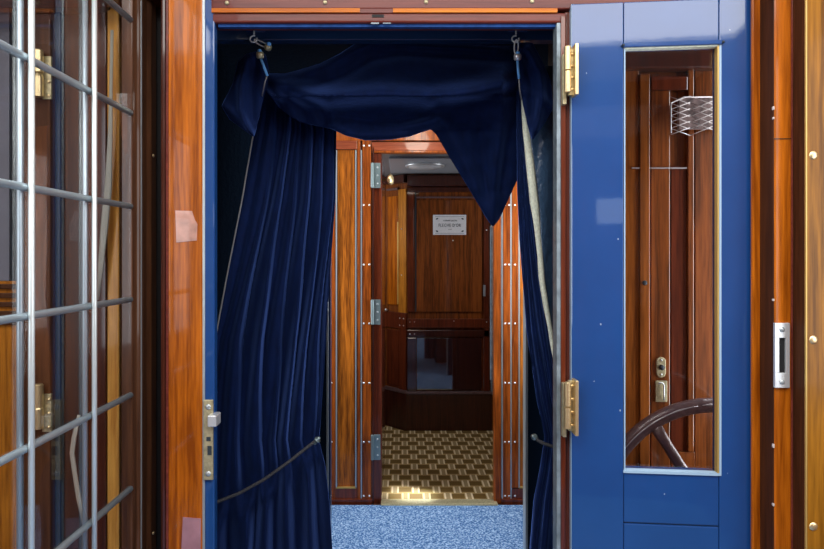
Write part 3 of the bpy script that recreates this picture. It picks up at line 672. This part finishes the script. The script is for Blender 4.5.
def text(s, u, v, wid, h, mat, nm, off=0):
    c = bpy.data.curves.new('lettering', 'FONT'); c.body = s; c.align_x = 'CENTER'; c.align_y = 'CENTER'; c.size = 1; c.offset = off; c.extrude = .01; c.space_character = 1.12
    o = bpy.data.objects.new('tmp', c); COL.objects.link(o); bpy.context.view_layer.update()
    me = bpy.data.meshes.new_from_object(o.evaluated_get(bpy.context.evaluated_depsgraph_get())); bpy.data.objects.remove(o)
    xs = [v_.co.x for v_ in me.vertices]; zs = [v_.co.y for v_ in me.vertices]
    kx = wid/(max(xs)-min(xs)); kz = h/(max(zs)-min(zs)); cx = (max(xs)+min(xs))/2; cz = (max(zs)+min(zs))/2
    for v_ in me.vertices: v_.co = Vector((sx(u)+(v_.co.x-cx)*kx, ysg-.0012-v_.co.z*.05, sz(v)+(v_.co.y-cz)*kz))
    ob = bpy.data.objects.new(nm, me); COL.objects.link(ob); me.materials.append(M[mat]); ob.parent = sg; ob.matrix_parent_inverse = Matrix.Translation(-sg.location)
WS = sx(1)-sx(0)
text('VOITURE SALON', .51, .29, WS*.42, .013, 'ink_soft', 'lettering')
text("FLECHE D'OR", .505, .52, WS*.67, .027, 'ink', 'lettering')
text('4159', .51, .73, WS*.09, .010, 'ink_soft', 'lettering')

# ------------------------------------------------------------------ velvet curtains
def pdist(px, py, poly):
    best = 1e9
    for (ax, ay), (bx, by) in zip(poly, poly[1:]):
        dx, dy = bx-ax, by-ay; t = max(0, min(1, ((px-ax)*dx+(py-ay)*dy)/(dx*dx+dy*dy+1e-9)))
        best = min(best, math.hypot(px-ax-t*dx, py-ay-t*dy))
    return best
def creased(px, py, cr): return sum(a*math.exp(-(pdist(px, py, poly)/w)**2) for poly, a, w in cr)

# --- left curtain
LXL = [(55, 262), (85, 262), (135, 254), (200, 243), (270, 229), (340, 216), (400, 213), (502, 211), (549, 210), (830, 208)]
LXR = [(55, 300), (100, 326), (130, 336), (200, 335), (280, 329), (380, 323), (440, 319), (465, 325), (500, 329), (549, 332), (830, 333)]
def cordpy(px): return lerp([(212, 504), (240, 493), (265, 479), (290, 461), (305, 449), (318, 439)], px)
def left_fn(u, v):
    py = 80+(826-80)*v
    a, b = lerp(LXL, py), lerp(LXR, py)
    px = a+(b-a)*u
    w = u+.016*math.sin(py/63.0+u*9)+.008*math.sin(py/29.0+u*17)
    w = max(0, w)
    cpy = cordpy(px); dc = py-cpy
    amp = lerp([(58, .010), (130, .026), (330, .052), (430, .042), (560, .055), (830, .06)], py)
    amp *= 1-.55*math.exp(-(dc/16)**2)
    def pleat(ph, k=.78):
        t = ph-math.floor(ph)
        q = (t/k) if t < k else (1-t)/(1-k)
        return (.5-.5*math.cos(PI*q))*.6+q*.4
    var = .75+.25*math.sin(math.floor(6.2*w**1.45+.1)*2.3)
    f = pleat(6.2*w**1.45+.1)*var
    f3 = pleat(5.2*w**1.1+.35+.05*math.sin(py/40), .62)
    below = max(0, min(1, dc/26))
    f = f*(1-below)+f3*below
    d = -amp*f-.0035*math.sin(w*60+py/37)*(py > 110)-.004*math.sin(px/9+py/33)
    d += .012*math.exp(-(dc/10)**2)-.020*math.exp(-((dc-45)/30)**2)
    Y = 1.630+d-.05*max(0, u-.75)*0+.03*u
    return P(px, py, Y) if py < 700 else Vector((XX(px, Y), Y, ZZ(py, Y)+.0))
lc = thing('velvet_curtain', P(272, 826, 1.56), 'wide navy velvet curtain gathered at the left of the doorway', 'curtain', 'velvet curtains at the doorway')
lc.location.z = 0
def floored(fn):
    def g_(u, v):
        p = fn(u, v); p.z = max(p.z, .016); return p
    return g_
MB().grid(floored(left_fn), 230, 170).build('drape', 'velvet', lc, smooth=True, solid=.003)
MB().tube([left_fn(0.0, v/60)+Vector((-.0015, -.004, 0)) for v in range(0, 58)], .0022, 6).build('edge_tape', 'edge_grey', lc, smooth=True)

# --- right curtain with its lining turned out
RXL = [(55, 517.2), (100, 517.2), (190, 517.6), (240, 520), (280, 523), (330, 527), (400, 537), (437, 545), (470, 540), (500, 534), (549, 530), (830, 524)]
RXR = [(55, 520), (80, 521), (130, 523), (207, 531), (283, 540), (340, 549), (400, 560), (437, 566), (830, 572)]
RSR = [(55, 521), (80, 523), (130, 530), (207, 539), (283, 545), (340, 554), (400, 566), (437, 572)]
def right_fn(u, v):
    py = 58+(826-58)*v; a, b = lerp(RXL, py), lerp(RXR, py); px = a+(b-a)*u
    w = u+.05*math.sin(py/50+u*5)
    amp = lerp([(58, .004), (200, .010), (330, .018), (430, .012), (470, .022), (560, .03), (830, .03)], py)
    d = -amp*abs(math.sin(PI*(w*3.1+.2)))**.8-amp*.3*abs(math.sin(PI*(w*7+py/160)))
    d += .012*math.exp(-((py-441)/10)**2)
    return P(px, py, 1.545+d)
rcu = thing('velvet_curtain', (XX(545, 1.56), 1.56, 0), 'slim navy velvet curtain showing cream and slate lining at the right of the doorway', 'curtain', 'velvet curtains at the doorway')
MB().grid(floored(right_fn), 50, 130).build('drape', 'velvet', rcu, smooth=True, solid=.003)
def tape_fn(u, v):
    py = 66+(395-66)*v; a, b = lerp(RXR, py)-.5, lerp(RSR, py)
    return P(a+(b-a)*u, py, 1.535+.006*math.sin(PI*u)*-1+.003*math.sin(py/17))
MB().grid(tape_fn, 6, 60).build('cream_tape', 'cream', rcu, smooth=True, solid=.002)['label'] = 'cream tape edge of the turned-out lining'
def lin_fn(u, v):
    py = 66+(440-66)*v; a = lerp(RSR, py)-.5; b = 580
    px = a+(b-a)*u
    return P(px, py, 1.541-.012*math.sin(u*4.0+py/80)-.006*math.sin(u*11+py/35)+.010*u)
MB().grid(lin_fn, 24, 70).build('lining', 'lining', rcu, smooth=True, solid=.002)['label'] = 'slate blue leathercloth lining'

# --- draped pelmet between the hooks
VT = [(262, 66), (268, 74), (285, 74), (300, 70), (320, 64), (340, 54), (355, 44), (370, 38.5), (385, 38), (420, 41), (470, 44), (505, 46), (520, 46)]
VB = [(262, 84), (280, 108), (300, 122), (333, 129), (345, 135), (365, 140), (390, 139.5), (410, 136), (424, 131), (431, 129), (436, 134), (450, 158), (470, 190), (486, 217), (493, 227), (499, 219), (508, 200), (517, 180), (520, 172)]
VC = [
 ([(264, 74), (300, 73), (325, 66), (350, 52), (372, 43), (420, 46), (470, 49), (519, 52)], -.016, 6),
 ([(290, 90), (315, 88), (345, 76), (372, 60), (400, 54), (519, 60)], .010, 6),
 ([(268, 78), (300, 88), (330, 98), (380, 93), (430, 96), (480, 86), (519, 74)], -.018, 9),
 ([(285, 104), (330, 110), (400, 107), (455, 108), (519, 102)], .020, 11),
 ([(430, 102), (470, 94), (519, 80)], -.010, 6),
 ([(440, 100), (480, 100), (519, 90)], .008, 5),
 ([(333, 128), (360, 134), (400, 134), (432, 124)], -.022, 8),
 ([(340, 120), (380, 122), (425, 116)], .010, 6),
 ([(345, 122), (400, 128), (440, 118)], -.006, 3),
 ([(440, 112), (466, 165), (492, 224)], -.012, 7),
 ([(500, 130), (494, 180), (493, 226)], -.014, 6),
 ([(480, 130), (486, 190)], .010, 7),
 ([(519, 112), (508, 150), (500, 190)], .010, 6),
]
for k in range(6):
    VC.append(([(268, 80), (284+k*9, 112-k*2), (290+k*10, 130)], -.006 if k % 2 else .006, 4))
def val_fn(u, v):
    px = 262+257.5*u; a, b = lerp(VT, px), lerp(VB, px); py = a+(b-a)*v
    pk = max(a+8, 96); tl = (py-a)/(pk-a) if py < pk else max(.04, 1-(py-pk)/36)
    fd = max(0, min(1, (518-px)/16)); tl = max(0, min(1, tl))*fd; Y = 1.600-.125*tl+.0009*max(0, py-135)+(2.1 if py < pk else 1.5)*fd*creased(px, py, VC)+.003*math.sin(px/11+py/7)*math.sin(py/9-px/30)
    return P(px, py, Y)
va = thing('velvet_pelmet', P(392, 130, 1.49), 'navy velvet pelmet draped across the top of the doorway with a hanging point', 'pelmet')
MB().grid(val_fn, 170, 80).build('swag', 'velvet', va, smooth=True, solid=.003)
def ear(outer, inner, cr, nm):
    no, ni = len(outer)-1, len(inner)-1
    def fn(u, v):
        def at(pl, t):
            t *= len(pl)-1; i = min(int(t), len(pl)-2); f = t-i
            return pl[i][0]+(pl[i+1][0]-pl[i][0])*f, pl[i][1]+(pl[i+1][1]-pl[i][1])*f
        ox, oy = at(outer, v); ix, iy = at(inner, v)
        px, py = ox+(ix-ox)*u, oy+(iy-oy)*u
        return P(px, py, 1.482+1.9*creased(px, py, cr)-.014*math.sin(PI*u))
    MB().grid(fn, 40, 60).build(nm, 'velvet', va, smooth=True, solid=.003)
ear([(262, 51), (247, 54), (238, 62), (233, 84), (222, 106), (230, 119), (253, 136)], [(265, 55), (267, 62), (269, 72), (267, 82), (263, 100), (259, 118), (254, 136)],
    [([(248, 58), (240, 85), (240, 110), (250, 132)], -.008, 3), ([(256, 60), (252, 90), (252, 120)], .008, 5), ([(224, 106), (236, 116), (252, 134)], -.006, 4)], 'tail')
ear([(519, 43), (532, 43), (541, 60), (550, 80), (553, 107), (546, 120), (533, 139)], [(516, 47), (517, 58), (519, 75), (520, 85), (523, 105), (527, 122), (532, 139)],
    [([(528, 50), (540, 72), (542, 96), (536, 130)], -.008, 4), ([(524, 60), (532, 85), (533, 115)], .008, 5), ([(520, 90), (540, 96), (551, 108)], -.006, 4)], 'tail')

# --- hooks the curtains hang from
def hook(px, lab, flip):
    h = thing('curtain_hook', P(px, 32, 1.46), lab, 'hook', 'curtain hooks')
    yh = 1.455
    B(XX(px-8, 1.468), XX(px+11, 1.468), 1.466, 1.470, ZZ(32, 1.468), ZZ(28.5, 1.468)).build('mounting_plate', 'blue_paint', h, bevel=.001)
    rc_ = P(px-.5, 39, yh)
    MB().tube([rc_+Vector((.0085*math.cos(t), .002*math.sin(t), .0085*math.sin(t))) for t in [1.2+5.4*i/24 for i in range(25)]], .0019, 8).build('eye_ring', 'nickel', h, smooth=True)
    MB().tube([P(px, 30, 1.468), P(px, 34, yh)], .0022, 8).build('shank', 'nickel', h, smooth=True)
    e = (px+14*flip, 47); c = Vector(P(px+.5, 40, yh-.002)); d = P(*e, yh-.004) if flip else P(px, 54, yh-.004)
    ax = (d-c); L_ = ax.length; ax.normalize(); sd = Vector((ax.z, 0, -ax.x))
    loop = [c+ax*(L_/2+L_*.52*math.cos(t))+sd*.0048*math.sin(t) for t in [2*PI*i/28 for i in range(28)]]
    MB().tube(loop, .0016, 8, closed=True).build('snap_link', 'nickel', h, smooth=True)
    f = P(260, 55, yh-.008) if flip else P(517.5, 57, yh-.008)
    if flip: MB().lathe([(.006, -.007), (.0085, -.005), (.0085, .005), (.006, .007)], d, (.5, -.6, .6), 14).build('toggle', 'brass_old', h, smooth=True); MB().lathe([(.0055, 0), (.0055, .004), (.002, .006)], d+Vector((.003, -.006, .004)), (.5, -.6, .6), 12).build('toggle_cap', 'ribbon', h, smooth=True)
    MB().lathe([(.0055, -.008), (.0085, -.006), (.0095, .002), (.008, .007), (.005, .0075)], f, (0, -.35, 1), 14).build('ferrule', 'brass_old' if flip else 'chrome', h, smooth=True)
    MB().lathe([(.005, 0), (.005, .004), (.002, .006)], f+Vector((0, -.003, .007)), (0, -.35, 1), 12).build('ferrule_cap', 'ribbon', h, smooth=True)
    pts = [P(261, 59, yh-.008), P(264, 67, yh-.006), P(267.5, 76, yh)] if flip else [P(517.5, 60, yh-.008), P(518, 69, yh-.006), P(519, 79, yh)]
    MB().tube(pts, .0032, 8, flat=.5).build('ribbon', 'ribbon', h, smooth=True)
    pts = [P(267, 76, yh), P(265, 82, yh+.002), P(262, 96, yh+.02)] if flip else [P(519, 79, yh), P(519.5, 88, yh+.003), P(521, 100, yh+.02)]
    MB().tube(pts, .0016, 6).build('tie_string', 'edge_grey', h, smooth=True)
hook(254, 'metal hook with blue ribbon hanging above the wide left curtain', 1)
hook(516, 'metal hook with blue ribbon hanging above the slim right curtain', 0)

# --- tie cords
tc1 = thing('curtain_tie', P(318, 439, 1.53), 'charcoal cord crossing the wide left curtain at a slant', 'curtain tie', 'curtain ties')
pts = []
for i in range(26):
    px = 206+(317-206)*i/25; py = cordpy(px)+(1.5 if i == 0 else 0)
    pts.append(P(px, py, 1.512+.02*(i/25)))
MB().tube(pts, .0042, 10).build('cord', 'cord', tc1, smooth=True)
MB().lathe([(.003, -.012), (.005, -.008), (.005, 0), (.008, .002), (.0085, .005), (.004, .007), (.005, .010), (.003, .013), (.001, .014)], P(316.5, 441, 1.531), (.6, -.2, .75), 14).build('end_ferrule', 'iron', tc1, smooth=True)
tc2 = thing('curtain_tie', P(540, 441, 1.53), 'short charcoal cord around the slim right curtain', 'curtain tie', 'curtain ties')
MB().tube([P(534.5, 437, 1.505), P(538, 440.5, 1.498), P(545, 444, 1.492), (P(553, 446.5, 1.492)), P(566, 447, 1.505)], .0042, 10).build('cord', 'cord', tc2, smooth=True)
MB().lathe([(.003, -.010), (.005, -.006), (.008, .0), (.0085, .004), (.004, .006), (.005, .010), (.001, .012)], P(535, 437.5, 1.505), (-.7, -.4, .5), 14).build('end_ferrule', 'iron', tc2, smooth=True)

# ------------------------------------------------------------------ light
wd = bpy.data.worlds.new('world'); SC.world = wd; wd.use_nodes = True
bg = wd.node_tree.nodes['Background']; bg.inputs[0].default_value = (.62, .74, .95, 1); bg.inputs[1].default_value = .6
def area(name, loc, target, sx_, sy_, power, col=(1, 1, 1)):
    l = bpy.data.lights.new(name, 'AREA'); l.shape = 'RECTANGLE'; l.size = sx_; l.size_y = sy_; l.energy = power; l.color = col
    o = bpy.data.objects.new(name, l); COL.objects.link(o); o.location = loc
    o.rotation_euler = (Vector(target)-Vector(loc)).to_track_quat('-Z', 'Y').to_euler(); return o
DAY = (.92, .96, 1.0)
area('roof_daylight', (.04, .10, ZT+.02), (.04, .10, 0), 2.48, 1.24, 66, (1, .97, .92))
area('daylight_left_window', (-1.31, -.35, 1.58), (1, -.05, 1.55), 1.1, 1.1, 20, DAY)
area('daylight_right_window', (1.31, .35, 1.58), (-1, .45, 1.5), .95, 1.1, 12, DAY)
area('daylight_rear_window', (.81, YB-.02, 1.72), (.81, 3, 1.72), .17, .15, .12, DAY)
area('recess_fill_light', (1.32, 1.58, 1.45), (-1, 1.62, 1.45), .3, 1.4, 15, DAY)  # added unseen light that brightens the recess behind the door window
area('daylight_platform_left', (PXL+.005, 3.10, 1.53), (1, 3.10, 1.35), .6, 1.1, 29, DAY)
area('daylight_platform_right', (PXR-.005, 3.10, 1.53), (-1, 3.10, 1.35), .6, 1.1, 29, DAY)
sb = area('daylight_beam', (PXR-.01, 3.18, 1.75), (.07, 3.60, .02), .05, .05, .75, (.86, .93, 1)); sb.data.spread = math.radians(9)
area('daylight_far_left', (-.945, 4.55, 1.5), (1, 4.6, 1.4), .6, .9, 16, DAY)
area('daylight_far_right', (1.145, 4.25, 1.5), (-1, 4.25, 1.3), .6, .9, 7, DAY)
def lamp(name, loc, power, col, label, r=.1):
    h = thing(name, loc, label, 'ceiling light')
    MB().lathe([(r, 0), (r, .012), (r*.8, .03), (r*.4, .042), (.004, .045)], loc, (0, 0, -1), 24).build('shade', 'bulb', h, smooth=True)
    MB().lathe([(r*1.15, 0), (r*1.15, .01), (r*1.02, .014), (r, 0)], loc, (0, 0, -1), 24).build('rim', 'chrome', h, smooth=True)
    l = bpy.data.lights.new(name, 'POINT'); l.energy = power; l.color = col; l.shadow_soft_size = .08
    o = bpy.data.objects.new('lamp_bulb', l); COL.objects.link(o); o.location = Vector(loc)-Vector((0, 0, .10))
WARM = (1, .90, .76)
lamp('ceiling_light', (.1, 3.05, 2.30), 6, WARM, 'round ceiling light over the blue gangway carpet')
SC.view_settings.view_transform = 'Standard'; SC.view_settings.look = 'None'; SC.view_settings.exposure = 0.0; SC.view_settings.gamma = 1
SC.view_settings.use_curve_mapping = False
